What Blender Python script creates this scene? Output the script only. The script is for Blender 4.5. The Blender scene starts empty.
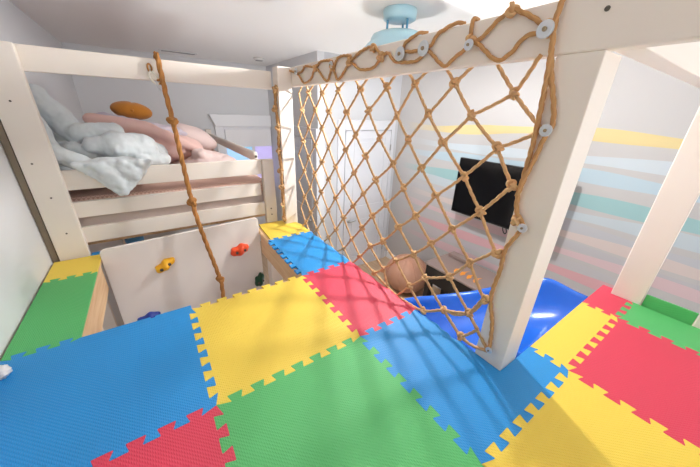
import bpy, bmesh, math, random
from mathutils import Vector, Matrix, Euler, noise
random.seed(7)
PI = math.pi
sc = bpy.context.scene
col = sc.collection

# ------------------------------------------------------------------ materials
def s2l(c):
    return tuple(((v/255)/12.92 if v/255 <= .04045 else ((v/255+.055)/1.055)**2.4) for v in c)

def mat(name, rgb, rough=.5, metal=0., spec=.5, bump=None, var=0., sheen=0., coat=0.):
    """rgb in sRGB 0-255; bump=(kind, scale, strength, distance); var = soft colour variation of the stuff itself"""
    m = bpy.data.materials.new(name); m.use_nodes = True
    nt = m.node_tree; N = nt.nodes; L = nt.links
    b = N['Principled BSDF']
    c = s2l(rgb)
    b.inputs['Base Color'].default_value = (*c, 1)
    b.inputs['Roughness'].default_value = rough
    b.inputs['Metallic'].default_value = metal
    b.inputs['Specular IOR Level'].default_value = spec
    if sheen:
        b.inputs['Sheen Weight'].default_value = sheen
    if coat:
        b.inputs['Coat Weight'].default_value = coat; b.inputs['Coat Roughness'].default_value = .12
    tc = N.new('ShaderNodeTexCoord')
    if var:
        no = N.new('ShaderNodeTexNoise'); no.inputs['Scale'].default_value = 6
        no.inputs['Detail'].default_value = 5
        mx = N.new('ShaderNodeMix'); mx.data_type = 'RGBA'
        mx.inputs[6].default_value = (*[v*(1-var) for v in c], 1)
        mx.inputs[7].default_value = (*[min(1, v*(1+var)) for v in c], 1)
        L.new(tc.outputs['Object'], no.inputs['Vector'])
        L.new(no.outputs['Fac'], mx.inputs[0]); L.new(mx.outputs[2], b.inputs['Base Color'])
    if bump:
        kind, scale, stren, dist = bump
        bp = N.new('ShaderNodeBump'); bp.inputs['Strength'].default_value = stren; bp.inputs['Distance'].default_value = dist
        if kind == 'noise':
            t = N.new('ShaderNodeTexNoise'); t.inputs['Scale'].default_value = scale; t.inputs['Detail'].default_value = 6
            L.new(tc.outputs['Object'], t.inputs['Vector']); L.new(t.outputs['Fac'], bp.inputs['Height'])
        elif kind == 'weave':
            ws = []
            for d in ('DIAGONAL', 'X'):
                w = N.new('ShaderNodeTexWave'); w.bands_direction = d; w.inputs['Scale'].default_value = scale
                L.new(tc.outputs['Object'], w.inputs['Vector']); ws.append(w)
            a = N.new('ShaderNodeMath'); a.operation = 'MULTIPLY'
            L.new(ws[0].outputs['Fac'], a.inputs[0]); L.new(ws[1].outputs['Fac'], a.inputs[1])
            L.new(a.outputs[0], bp.inputs['Height'])
        L.new(bp.outputs['Normal'], b.inputs['Normal'])
    return m

def ramp_mat(name, cols, rough, coord, scale, dist=0., bump=0.):
    """wood grain: stretched noise through a colour ramp"""
    m = bpy.data.materials.new(name); m.use_nodes = True
    N = m.node_tree.nodes; L = m.node_tree.links; b = N['Principled BSDF']
    b.inputs['Roughness'].default_value = rough
    tc = N.new('ShaderNodeTexCoord'); mp = N.new('ShaderNodeMapping'); mp.inputs['Scale'].default_value = scale
    no = N.new('ShaderNodeTexNoise'); no.inputs['Scale'].default_value = 3; no.inputs['Detail'].default_value = 6
    no.inputs['Distortion'].default_value = dist
    cr = N.new('ShaderNodeValToRGB')
    cr.color_ramp.elements[0].position = .3; cr.color_ramp.elements[1].position = .7
    cr.color_ramp.elements[0].color = (*s2l(cols[0]), 1); cr.color_ramp.elements[1].color = (*s2l(cols[1]), 1)
    L.new(tc.outputs['Object'], mp.inputs['Vector']); L.new(mp.outputs[0], no.inputs['Vector'])
    L.new(no.outputs['Fac'], cr.inputs[0]); L.new(cr.outputs[0], b.inputs['Base Color'])
    return m

M = {}
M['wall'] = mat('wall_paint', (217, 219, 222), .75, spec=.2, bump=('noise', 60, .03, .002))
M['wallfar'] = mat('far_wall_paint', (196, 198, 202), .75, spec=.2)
M['doorpaint'] = mat('door_paint', (212, 214, 220), .4, spec=.4)
M['ceil'] = mat('ceiling_paint', (240, 239, 237), .8, spec=.2, bump=('noise', 50, .04, .002))
M['trim'] = mat('trim_paint', (236, 238, 242), .4, spec=.4)
M['cream'] = mat('cream_painted_wood', (232, 223, 213), .5, spec=.35, bump=('noise', 25, .05, .002), var=.02)
M['board'] = mat('climbing_board_paint', (234, 227, 222), .5, spec=.35, bump=('noise', 30, .05, .002))
M['pine'] = ramp_mat('raw_pine', ((214, 172, 128), (236, 204, 164)), .6, 'Object', (9, .8, 9), 1.2)
M['floorwood'] = ramp_mat('floor_wood', ((176, 150, 122), (204, 178, 148)), .45, 'Object', (6, .7, 1), .6)
M['shadowgap'] = mat('shadow_gap_dark', (70, 64, 60), .8)  # dark tone imitating shade in gaps; no part uses it
FO = ('weave', 50, .55, .003)
M['yellow'] = mat('yellow_foam', (238, 206, 78), .5, spec=.5, bump=FO)
M['blue'] = mat('blue_foam', (22, 142, 214), .45, spec=.6, bump=FO)
M['green'] = mat('green_foam', (84, 182, 104), .48, spec=.55, bump=FO)
M['red'] = mat('red_foam', (218, 56, 84), .46, spec=.6, bump=FO)
M['rope'] = mat('manila_rope', (204, 164, 120), .9, spec=.1, bump=('noise', 300, .5, .001), var=.15)
M['lacerope'] = mat('manila_lacing_rope', (190, 146, 100), .9, spec=.1, bump=('noise', 300, .5, .001), var=.15)
M['climbrope'] = mat('brown_climbing_rope', (172, 120, 68), .75, spec=.2, bump=('noise', 250, .4, .001), var=.2)
M['boltbrass'] = mat('brass_bolt', (150, 132, 104), .45, metal=.3)
M['gapshade'] = mat('gap_shade_brown', (128, 114, 98), .7)  # brown that stands in for shade behind the bed post
M['steel'] = mat('zinc_steel', (206, 212, 218), .35, metal=.35)
M['darksteel'] = mat('dark_bolt', (92, 84, 76), .5, metal=.3)
M['lampblue'] = mat('pale_blue_enamel', (168, 206, 220), .35, spec=.5, coat=.3)
M['lamprod'] = mat('blue_enamel_rod', (86, 150, 186), .35, spec=.5)
M['duvet'] = mat('grey_blue_duvet', (212, 219, 222), .9, spec=.1, bump=('noise', 35, .25, .004), sheen=.15)
M['pink'] = mat('dusty_pink_blanket', (234, 196, 188), .95, spec=.1, bump=('noise', 120, .3, .003), sheen=.2)
M['lav'] = mat('lavender_sheet', (206, 196, 208), .9, spec=.1, bump=('noise', 40, .3, .003))
M['palepink'] = mat('pale_pink_pillow', (228, 206, 202), .9, spec=.1, bump=('noise', 30, .3, .003))
M['mustard'] = mat('mustard_velvet', (172, 110, 40), .85, spec=.15, bump=('noise', 90, .3, .003), sheen=.3)
M['taupe'] = mat('taupe_sheet', (196, 180, 172), .9, spec=.1, bump=('noise', 30, .4, .004))
M['holdy'] = mat('yellow_hold', (246, 182, 30), .45, bump=('noise', 90, .25, .002))
M['holdr'] = mat('orange_red_hold', (236, 80, 36), .45, bump=('noise', 90, .25, .002))
M['holdb'] = mat('blue_hold', (34, 60, 160), .45, bump=('noise', 90, .25, .002))
M['holdg'] = mat('dark_green_hold', (24, 72, 50), .45, bump=('noise', 90, .25, .002))
M['slide'] = mat('blue_slide_plastic', (6, 94, 206), .25, spec=.5, coat=.4)
M['tv'] = mat('black_tv_glass', (8, 9, 12), .12, spec=.5)
M['tvb'] = mat('black_tv_plastic', (16, 16, 18), .5)
M['pouf'] = mat('tan_leather', (190, 142, 118), .55, bump=('noise', 60, .2, .003), var=.06)
M['black'] = mat('black_laminate', (26, 24, 26), .45)
M['lid'] = mat('taupe_lid', (146, 128, 122), .35, spec=.4)
M['flame'] = mat('orange_decal', (240, 150, 40), .4)
M['chrome'] = mat('brushed_nickel', (180, 180, 178), .3, metal=1.)
M['tissue'] = mat('white_tissue', (236, 236, 238), .9, bump=('noise', 200, .5, .002))
M['vent'] = mat('vent_metal', (214, 214, 214), .5)
M['ventdark'] = mat('vent_slot', (150, 150, 150), .6)
M['ivory'] = mat('ivory_hook', (232, 226, 214), .4)
M['blind'] = mat('roller_blind', (244, 245, 248), .8)
M['bluetoy'] = mat('light_blue_bin', (88, 160, 220), .5)

# mattress: small woven check of pinkish brown
def check_mat():
    m = bpy.data.materials.new('mattress_knit'); m.use_nodes = True
    N = m.node_tree.nodes; L = m.node_tree.links; b = N['Principled BSDF']
    b.inputs['Roughness'].default_value = .9; b.inputs['Specular IOR Level'].default_value = .1
    tc = N.new('ShaderNodeTexCoord'); mp = N.new('ShaderNodeMapping'); mp.inputs['Scale'].default_value = (60, 60, 60)
    mp.inputs['Rotation'].default_value = (0, PI/4, 0)
    ck = N.new('ShaderNodeTexChecker'); ck.inputs['Scale'].default_value = 1
    ck.inputs['Color1'].default_value = (*s2l((222, 190, 176)), 1); ck.inputs['Color2'].default_value = (*s2l((196, 156, 142)), 1)
    L.new(tc.outputs['Object'], mp.inputs['Vector']); L.new(mp.outputs[0], ck.inputs['Vector']); L.new(ck.outputs[0], b.inputs['Base Color'])
    return m
M['knit'] = check_mat()

def emis(name, rgb, s):
    m = bpy.data.materials.new(name); m.use_nodes = True
    b = m.node_tree.nodes['Principled BSDF']
    b.inputs['Base Color'].default_value = (*s2l(rgb), 1); b.inputs['Roughness'].default_value = .1
    b.inputs['Emission Color'].default_value = (*s2l(rgb), 1); b.inputs['Emission Strength'].default_value = s
    return m
M['sky_pane'] = emis('window_pane_blue', (150, 196, 234), .7)
M['dusk_pane'] = emis('window_pane_lilac', (186, 176, 226), .7)
M['bulb'] = emis('bulb_glass', (255, 244, 228), 6.)

# painted wall with hand-brushed horizontal stripes (world height drives the colour; the edges waver along the wall)
def stripe_mat():
    m = bpy.data.materials.new('striped_wall_paint'); m.use_nodes = True
    N = m.node_tree.nodes; L = m.node_tree.links; b = N['Principled BSDF']
    b.inputs['Roughness'].default_value = .75; b.inputs['Specular IOR Level'].default_value = .2
    g = N.new('ShaderNodeNewGeometry'); sp = N.new('ShaderNodeSeparateXYZ'); L.new(g.outputs['Position'], sp.inputs[0])
    base = s2l((186, 184, 184)); prev = None
    # (centre height, half width, colour, wobble amplitude, wobble frequency, phase, y limit low, y limit high)
    S = [(.79, .046, (238, 212, 138), .030, 2.1, .5, -3, 2.45),
         (.575, .045, (208, 222, 232), .022, 1.7, 2.0, -3, 2.3),
         (.43, .052, (186, 214, 230), .024, 1.9, .6, -3, 2.5),
         (.195, .056, (148, 200, 204), .022, 1.6, 1.2, -3, 2.5),
         (.05, .050, (198, 214, 224), .020, 2.2, 2.6, -3, 2.4),
         (-.07, .045, (196, 198, 206), .018, 2.0, .3, -3, 2.4),
         (-.17, .042, (228, 208, 202), .020, 1.8, 1.9, -3, 2.3),
         (-.26, .032, (196, 194, 200), .016, 2.4, .8, -3, 2.2),
         (-.35, .042, (232, 196, 202), .022, 1.7, 2.4, -3, 2.5),
         (-.47, .036, (200, 198, 202), .018, 2.0, 1.0, -3, 2.4),
         (-.575, .050, (238, 172, 180), .022, 1.5, 2.0, -3, 2.4),
         (-.72, .045, (206, 198, 204), .020, 1.9, .2, -3, 2.3),
         (-.86, .050, (232, 188, 196), .020, 1.6, 1.4, -3, 2.3)]
    for (z, h, c, a, fr, ph, y0, y1) in S:
        # centre line: z + a*sin(fr*y+ph)
        mu = N.new('ShaderNodeMath'); mu.operation = 'MULTIPLY_ADD'; mu.inputs[1].default_value = fr; mu.inputs[2].default_value = ph
        L.new(sp.outputs['Y'], mu.inputs[0])
        si = N.new('ShaderNodeMath'); si.operation = 'SINE'; L.new(mu.outputs[0], si.inputs[0])
        ma = N.new('ShaderNodeMath'); ma.operation = 'MULTIPLY_ADD'; ma.inputs[1].default_value = a; ma.inputs[2].default_value = z
        L.new(si.outputs[0], ma.inputs[0])
        df = N.new('ShaderNodeMath'); df.operation = 'SUBTRACT'; L.new(sp.outputs['Z'], df.inputs[0]); L.new(ma.outputs[0], df.inputs[1])
        ab = N.new('ShaderNodeMath'); ab.operation = 'ABSOLUTE'; L.new(df.outputs[0], ab.inputs[0])
        # half width swells and thins along the wall like a brush stroke
        w1 = N.new('ShaderNodeMath'); w1.operation = 'MULTIPLY_ADD'; w1.inputs[1].default_value = fr*2.3; w1.inputs[2].default_value = ph*1.7
        L.new(sp.outputs['Y'], w1.inputs[0])
        w2 = N.new('ShaderNodeMath'); w2.operation = 'SINE'; L.new(w1.outputs[0], w2.inputs[0])
        w3 = N.new('ShaderNodeMath'); w3.operation = 'MULTIPLY_ADD'; w3.inputs[1].default_value = h*.25; w3.inputs[2].default_value = h
        L.new(w2.outputs[0], w3.inputs[0])
        lt = N.new('ShaderNodeMath'); lt.operation = 'LESS_THAN'; L.new(ab.outputs[0], lt.inputs[0]); L.new(w3.outputs[0], lt.inputs[1])
        # feathered far end
        mr = N.new('ShaderNodeMapRange'); mr.inputs['From Min'].default_value = y1+.15; mr.inputs['From Max'].default_value = y1-.6
        L.new(sp.outputs['Y'], mr.inputs['Value'])
        f = N.new('ShaderNodeMath'); f.operation = 'MULTIPLY'; L.new(lt.outputs[0], f.inputs[0]); L.new(mr.outputs[0], f.inputs[1])
        mx = N.new('ShaderNodeMix'); mx.data_type = 'RGBA'
        if prev is None: mx.inputs[6].default_value = (*base, 1)
        else: L.new(prev, mx.inputs[6])
        mx.inputs[7].default_value = (*s2l([q*.93*.72+184*.28 for q in c]), 1); L.new(f.outputs[0], mx.inputs[0]); prev = mx.outputs[2]
    L.new(prev, b.inputs['Base Color'])
    return m
M['stripes'] = stripe_mat()

# ------------------------------------------------------------------ mesh helpers
class MB:
    def __init__(s): s.v = []; s.f = []
    def add(s, vs, fs):
        n = len(s.v); s.v += [tuple(v) for v in vs]; s.f += [tuple(i+n for i in f) for f in fs]; return s
    def box(s, x0, y0, z0, x1, y1, z1):
        vs = [(x, y, z) for z in (z0, z1) for y in (y0, y1) for x in (x0, x1)]
        return s.add(vs, [(0, 2, 3, 1), (4, 5, 7, 6), (0, 1, 5, 4), (2, 6, 7, 3), (0, 4, 6, 2), (1, 3, 7, 5)])
    def prism(s, pts, a, b, axis=2):
        """outline pts (two coordinates, counter-clockwise) extruded from a to b on axis"""
        def P(p, t):
            return (p[0], p[1], t) if axis == 2 else ((p[0], t, p[1]) if axis == 1 else (t, p[0], p[1]))
        n = len(pts); vs = [P(p, a) for p in pts]+[P(p, b) for p in pts]
        fs = [tuple(range(n))[::-1], tuple(range(n, 2*n))]+[(i, (i+1) % n, n+(i+1) % n, n+i) for i in range(n)]
        return s.add(vs, fs)
    def tube(s, pts, r, n=8, closed=False, lobes=0, pitch=.03, caps=True):
        pts = [Vector(p) for p in pts]; m = len(pts)
        rr = r if isinstance(r, (list, tuple)) else [r]*m
        up = None; vs = []; d = 0
        for i, p in enumerate(pts):
            if closed: t = (pts[(i+1) % m]-pts[i-1])
            else: t = pts[min(i+1, m-1)]-pts[max(i-1, 0)]
            t = t.normalized() if t.length > 1e-9 else Vector((0, 0, 1))
            if up is None:
                up = Vector((0, 0, 1)) if abs(t.z) < .9 else Vector((1, 0, 0))
            a = (up-t*up.dot(t)).normalized(); bb = t.cross(a); up = a
            if i: d += (p-pts[i-1]).length
            ph = 2*PI*d/pitch if lobes else 0
            for k in range(n):
                th = 2*PI*k/n
                q = rr[i]*(.62+.50*abs(math.cos(1.5*th-ph/2)) if lobes else 1)
                vs.append(p+a*(q*math.cos(th))+bb*(q*math.sin(th)))
        fs = []
        for i in range(m if closed else m-1):
            j = (i+1) % m
            fs += [(i*n+k, i*n+(k+1) % n, j*n+(k+1) % n, j*n+k) for k in range(n)]
        if not closed and caps:
            fs += [tuple(range(n))[::-1], tuple(range((m-1)*n, m*n))]
        return s.add(vs, fs)
    def lathe(s, prof, n=32, c=(0, 0, 0), axis='z'):
        vs = []; fs = []
        for (r, z) in prof:
            for k in range(n):
                t = 2*PI*k/n; x, y = r*math.cos(t), r*math.sin(t)
                v = (x, y, z) if axis == 'z' else ((z, x, y) if axis == 'x' else (y, z, x))
                vs.append(tuple(v[i]+c[i] for i in range(3)))
        for i in range(len(prof)-1):
            fs += [(i*n+k, i*n+(k+1) % n, (i+1)*n+(k+1) % n, (i+1)*n+k) for k in range(n)]
        fs += [tuple(range(n))[::-1], tuple(range((len(prof)-1)*n, len(prof)*n))]
        return s.add(vs, fs)
    def ell(s, c, r, rot=(0, 0, 0), seg=20, rings=12, fn=None):
        R = Euler(rot).to_matrix(); vs = []; fs = []
        for i in range(rings+1):
            ph = PI*i/rings
            for k in range(seg):
                t = 2*PI*k/seg
                u = Vector((math.sin(ph)*math.cos(t), math.sin(ph)*math.sin(t), math.cos(ph)))
                q = fn(u) if fn else 1
                vs.append(Vector(c)+R@Vector((u.x*r[0]*q, u.y*r[1]*q, u.z*r[2]*q)))
        for i in range(rings):
            fs += [(i*seg+k, (i+1)*seg+k, (i+1)*seg+(k+1) % seg, i*seg+(k+1) % seg) for k in range(seg)]
        return s.add(vs, fs)
    def build(s, name, m, parent=None, smooth=False, bevel=0, seg=2, weld=False):
        me = bpy.data.meshes.new(name); me.from_pydata(s.v, [], s.f); me.update()
        bm = bmesh.new(); bm.from_mesh(me)
        if weld: bmesh.ops.remove_doubles(bm, verts=bm.verts, dist=1e-5)
        bmesh.ops.recalc_face_normals(bm, faces=bm.faces); bm.to_mesh(me); bm.free()
        if smooth:
            for p in me.polygons: p.use_smooth = True
        me.materials.append(m)
        o = bpy.data.objects.new(name, me); col.objects.link(o)
        if parent:
            o.parent = parent
            o.matrix_parent_inverse = Matrix.Translation(parent.location).inverted()
        if bevel:
            b = o.modifiers.new('bevel', 'BEVEL'); b.width = bevel; b.segments = seg; b.limit_method = 'ANGLE'; b.angle_limit = math.radians(40)
        return o

def tag(o, label=None, cat=None, group=None, kind=None):
    if label: o['label'] = label
    if cat: o['category'] = cat
    if group: o['group'] = group
    if kind: o['kind'] = kind
    return o
def empty(name, loc, label, cat, group=None):
    o = bpy.data.objects.new(name, None); col.objects.link(o); o.location = loc; o.empty_display_size = .1
    return tag(o, label, cat, group)
def struct(o): o['kind'] = 'structure'; return o

def spline(pts, step=.006):
    """Catmull-Rom through pts, resampled"""
    P = [Vector(p) for p in pts]; out = []
    for i in range(len(P)-1):
        a = P[max(i-1, 0)]; b = P[i]; c = P[i+1]; d = P[min(i+2, len(P)-1)]
        n = max(2, int((c-b).length/step))
        for k in range(n):
            t = k/n
            out.append(.5*((2*b)+(-a+c)*t+(2*a-5*b+4*c-d)*t*t+(-a+3*b-3*c+d)*t**3))
    out.append(P[-1]); return out
def rope(mb, pts, r, pitch=None, step=None, n=12):
    return mb.tube(spline(pts, step or r*.9), r, n=n, lobes=3, pitch=pitch or r*6)

# ------------------------------------------------------------------ the room
FZ, CZ = -1.6, 1.605
XL, XR, XA, YD, YB, YF = -.665, 3.35, 1.9, 2.8, 4.65, -2.6
struct(MB().box(XL-.1, YF, FZ-.1, XR+.1, YB+.1, FZ).build('floor', M['floorwood']))
struct(MB().box(XL-.1, YF, CZ, XR+.1, YB+.1, CZ+.1).build('ceiling', M['ceil']))
struct(MB().box(XL-.1, YF, FZ, XL, YB, CZ).build('wall_left', M['wall']))
struct(MB().box(XL-.1, YB, FZ, XA+.1, YB+.1, CZ).build('wall_back', M['wall']))
struct(MB().box(XA, YD, FZ, XA+.1, YB, CZ).build('wall_alcove', M['wall']))
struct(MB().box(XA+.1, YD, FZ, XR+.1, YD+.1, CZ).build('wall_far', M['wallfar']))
struct(MB().box(XR, YF, FZ, XR+.1, YD, CZ).build('wall_right', M['stripes']))
struct(MB().box(XL-.1, YF-.1, FZ, .0, YF, CZ).build('wall_front', M['wall']))
struct(MB().box(XR-.015, YF, FZ, XR, YD-.02, FZ+.12).build('baseboard_right', M['trim'], bevel=.003))
b = MB().box(XA+.02, YD-.015, FZ, 2.18, YD, FZ+.12); b.box(3.29, YD-.015, FZ, XR-.02, YD, FZ+.12)
struct(b.build('baseboard_far', M['trim'], bevel=.003))

# door on the far wall: two-panel door with lever and hinges
def panel_door(u0, u1, z0, z1, P, rail=(-.72, -.45), nm='door_1', lever=None):
    """P(u, d, z): u along wall, d out of the wall"""
    def bx(mb, a, b, za, zb, da, db):
        p, q = P(a, da, za), P(b, db, zb)
        mb.box(min(p[0], q[0]), min(p[1], q[1]), za, max(p[0], q[0]), max(p[1], q[1]), zb)
    m = MB(); bx(m, u0, u1, z0, z1, .0, .022)
    d = struct(m.build(nm, M['doorpaint'], bevel=.002))
    s = .115; w = u1-u0
    fr = MB()
    bx(fr, u0, u0+s, z0, z1, .022, .034); bx(fr, u1-s, u1, z0, z1, .022, .034)
    bx(fr, u0+s, u1-s, z1-s, z1, .022, .034); bx(fr, u0+s, u1-s, rail[0]+.05, rail[1]-.02, .022, .034); bx(fr, u0+s, u1-s, z0, z0+.22, .022, .034)
    fr.build('stile_and_rail', M['doorpaint'], d, bevel=.004)
    pn = MB()
    bx(pn, u0+s+.04, u1-s-.04, rail[1]+.02, z1-s-.04, .022, .03); bx(pn, u0+s+.04, u1-s-.04, z0+.26, rail[0]+.01, .022, .03)
    pn.build('raised_panel', M['doorpaint'], d, bevel=.006)
    c = MB()
    bx(c, u0-.13, u0-.012, z0, z1+.15, 0, .03); bx(c, u1+.012, u1+.08, z0, z1+.15, 0, .03); bx(c, u0-.012, u1+.012, z1+.012, z1+.15, 0, .03)
    c.build('door_casing', M['doorpaint'], d, bevel=.005)
    return d
d1 = panel_door(2.335, 3.19, FZ, .68, lambda u, d, z: (u, YD-d, z))
h = MB().lathe([(.028, 0), (.028, .01), (.02, .014)], 20, (2.42, YD-.05, -.70), 'y').tube([(2.42, YD-.06, -.70), (2.42, YD-.085, -.70), (2.45, YD-.09, -.70), (2.53, YD-.09, -.695)], .011, 10)
h.build('door_lever', M['chrome'], d1, smooth=True)
for z in (.43, -.47, -1.35):
    MB().box(3.185, YD-.045, z-.045, 3.205, YD-.03, z+.045).build('hinge', M['chrome'], d1)
# closet door on the alcove's side wall
d2 = panel_door(2.93, 3.78, FZ, .56, lambda u, d, z: (XA-d, u, z), nm='door_2')
MB().lathe([(.008, 0), (.008, .03), (.026, .04), (.026, .055), (.01, .065)], 18, (XA-.1, 3.0, -.65), 'x').build('door_knob', M['chrome'], d2, smooth=True)

# window in the alcove's back wall, its head board flaring wider than the casing
w = struct(MB().box(1.07, YB-.012, -.45, 1.99-.1, YB-.002, .60).build('window_1', M['trim']))
MB().prism([(.955, .64), (.875, .828), (1.885, .828), (1.885, .64)], YB-.10, YB-.001, 1).build('window_head', M['trim'], w, bevel=.004)
c = MB().box(.945, YB-.05, -.55, 1.075, YB-.001, .64).box(1.075, YB-.05, .59, 1.885, YB-.001, .64).box(1.075, YB-.05, -.55, 1.885, YB-.001, -.45)
c.build('window_casing', M['trim'], w, bevel=.003)
MB().box(1.09, YB-.045, .30, 1.885, YB-.03, .60).build('roller_blind', M['blind'], w)
MB().box(1.52, YB-.04, -.45, 1.575, YB-.012, .30).build('mullion', M['trim'], w)
MB().box(1.09, YB-.025, -.45, 1.52, YB-.013, .30).build('window_pane', M['sky_pane'], w)
MB().box(1.575, YB-.025, -.45, 1.885, YB-.013, .30).build('window_pane', M['dusk_pane'], w)

# ceiling vents
v = empty('ceiling_vent', (.55, 4.23, CZ), 'long narrow white air vent on the ceiling above the bed alcove', 'vent')
MB().box(.33, 4.18, CZ-.012, .78, 4.28, CZ).build('frame', M['vent'], v, bevel=.003)
sl = MB()
for k in range(4): sl.box(.36, 4.195+k*.02, CZ-.016, .75, 4.205+k*.02, CZ-.0115)
sl.build('slat', M['ventdark'], v)
v = empty('smoke_detector', (1.54, 3.9, CZ), 'small white round detector on the ceiling above the far post', 'detector')
MB().lathe([(.075, CZ), (.078, CZ-.015), (.06, CZ-.03), (.02, CZ-.034)][::-1], 28, (1.54, 3.9, 0)).build('body', M['vent'], v, smooth=True)
MB().lathe([(.052, CZ-.03), (.05, CZ-.036)][::-1], 28, (1.54, 3.9, 0)).build('grille', M['ventdark'], v)

# ------------------------------------------------------------------ ceiling lamp (semi-flush, pale blue shade on rods)
LX, LY = 1.645, 1.075
lamp = empty('ceiling_lamp', (LX, LY, CZ), 'pale blue semi-flush ceiling lamp with a wide metal shade', 'ceiling lamp')
MB().lathe([(.115, CZ), (.12, CZ-.012), (.115, CZ-.06), (.10, CZ-.068), (.02, CZ-.07)][::-1], 36, (LX, LY, 0)).build('canopy', M['lampblue'], lamp, smooth=True)
for k in range(3):
    a = .5+k*2*PI/3
    MB().tube([(LX+.085*math.cos(a), LY+.085*math.sin(a), CZ-.06), (LX+.085*math.cos(a), LY+.085*math.sin(a), CZ-.145)], .008, 10).build('rod', M['lamprod'], lamp, smooth=True)
pr = [(.02, CZ-.138), (.15, CZ-.142), (.185, CZ-.156), (.198, CZ-.176), (.20, CZ-.195), (.225, CZ-.215), (.262, CZ-.26), (.27, CZ-.285)]
pr2 = [(r-.006, z-.005) for r, z in pr[::-1]]
sh = MB(); n = 40; vs = []; fs = []
full = pr+[(.267, CZ-.292)]+pr2[1:]
sh.lathe(full, 40, (LX, LY, 0)).build('lamp_shade', M['lampblue'], lamp, smooth=True)
for k in range(2):
    MB().ell((LX+(.06 if k else -.06), LY, CZ-.215), (.025, .025, .032)).build('bulb', M['bulb'], lamp, smooth=True)

# ------------------------------------------------------------------ play platform (deck, posts, beams)
plat = empty('play_platform', (.3, .2, FZ), 'cream painted wooden play loft with posts, beams and a raised deck', 'play platform')
def pbox(name, m, *bx, bevel=.004, parent=None):
    mb = MB()
    for b_ in bx: mb.box(*b_)
    return mb.build(name, m, parent or plat, bevel=bevel)
DT = -.014
pbox('deck', M['pine'], (XL+.01, -1.25, -.045, .957, .615, DT), (XL+.01, .615, -.045, -.425, 1.52, DT), (.605, .615, -.045, .957, 1.52, DT), (.957, -1.25, -.045, 2.12, -.476, DT))
# joists / fascia boards round the hatch
pbox('hatch_fascia', M['pine'], (-.445, .615, -.20, -.42, 1.40, -.016))
pbox('hatch_fascia', M['pine'], (.60, .615, -.20, .625, 1.40, -.016))
pbox('hatch_fascia', M['pine'], (-.42, .58, -.20, .60, .605, -.046))
pbox('side_fascia', M['cream'], (.957, -.30, -.22, .975, 1.40, -.03))
pbox('side_fascia', M['cream'], (1.085, -.475, -.22, 2.12, -.457, -.016))
# legs under the deck
for (x, y) in ((-.55, 1.30), (.66, 1.28), (-.55, -1.18), (2.0, -1.18)):
    pbox('leg', M['cream'], (x-.045, y-.045, FZ, x+.045, y+.045, -.046))
near = pbox('post', M['cream'], (.962, -.45, FZ, 1.083, -.338, 1.0855), bevel=.003)
far = pbox('post', M['cream'], (.855, 1.46, FZ, .965, 1.56, 1.215), bevel=.005)
rp = pbox('post', M['cream'], (2.055, -.635, FZ, 2.095, -.505, 1.24), bevel=.005)
rp2 = pbox('post', M['cream'], (2.055, -.98, FZ, 2.095, -.83, 1.24), bevel=.005)
beam = pbox('beam', M['cream'], (.96, -1.6, 1.085, 1.0, 1.46, 1.215), bevel=.006)
xb = pbox('beam', M['cream'], (1.001, -.515, 1.085, 2.5, -.452, 1.215), bevel=.004)

MB().lathe([(.006, 0), (.006, -.003), (.002, -.003)], 12, (.9605, -.425, 1.172), 'x').build('screw', M['darksteel'], beam)
for q in range(3):
    MB().box(.9592, -.478-.006*q, 1.182+.007*q, .9605, -.460-.004*q, 1.185+.007*q).build('scratch', M['darksteel'], beam)
# fender washers with bolts on the beam, near post
def washer(x, y, z, par, r=.026, m='steel'):
    o = MB().lathe([(r, 0), (r, -.004), (r*.9, -.005), (r*.42, -.005)], 24, (x, y, z), 'x').build('washer', M[m], par, smooth=False)
    MB().lathe([(r*.27, -.004), (r*.27, -.009), (r*.2, -.011), (.001, -.011)], 10, (x, y, z), 'x').build('bolt', M['boltbrass'], par)
for (y, z, r) in ((1.334, 1.178, .022), (.851, 1.172, .020), (.274, 1.159, .027), (.143, 1.162, .027), (-.073, 1.142, .017), (-.307, 1.146, .022)):
    washer(.945 if z not in (1.142, 1.146) else .931, y, z, beam, r)
for (y, z, r) in ((-.374, .893, .017), (-.388, .593, .015), (-.397, .072, .013)):
    washer(.944, y, z, near, r)

# ------------------------------------------------------------------ bunk bed
bed = empty('bunk_bed', (.1, 2.8, FZ), 'cream wooden loft bed with three slatted end rails beyond the climbing hatch', 'bed')
def bbox(name, m, *bx, bevel=.004, parent=None):
    mb = MB()
    for b_ in bx: mb.box(*b_)
    return mb.build(name, m, parent or bed, bevel=bevel)
post = bbox('bed_post', M['cream'], (-.628, 1.55, FZ, -.48, 1.592, 1.19), bevel=.005)
bbox('top_rail', M['cream'], (-.62, 1.592, 1.067, .856, 1.63, 1.19))
bbox('end_rail', M['cream'], (-.60, 1.592, .425, .72, 1.625, .545))
bbox('end_rail', M['cream'], (-.60, 1.592, .245, .70, 1.625, .347))
bbox('end_rail', M['cream'], (-.60, 1.592, .072, .72, 1.625, .18))
bbox('gap_shade_strip', M['gapshade'], (-.663, 1.556, FZ, -.632, 1.62, 1.19))  # dark strip added for the deep shade between bed post and wall
cpost = bbox('bed_post', M['cream'], (.722, 1.565, FZ, .815, 1.625, .545))
for (x, z) in ((.765, .125), (.767, .07)):
    MB().lathe([(.006, 0), (.006, .004)], 10, (x, 1.562, z), 'y').build('screw', M['darksteel'], cpost)
for (x, z) in ((-.578, .60), (-.556, .40), (-.55, .17), (-.565, .92)):
    MB().lathe([(.005, 0), (.005, .004)], 10, (x, 1.547, z), 'y').build('screw', M['darksteel'], post)
srail = MB().prism([(2.07, .449), (2.07, .543), (4.55, .543), (4.55, .449)], .80, .845, 0).build('guard_rail', M['cream'], bed, bevel=.02, seg=4)
MB().lathe([(.012, 0), (.012, .006)], 12, (.822, 2.064, .50), 'y').build('bolt', M['darksteel'], srail)
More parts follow.
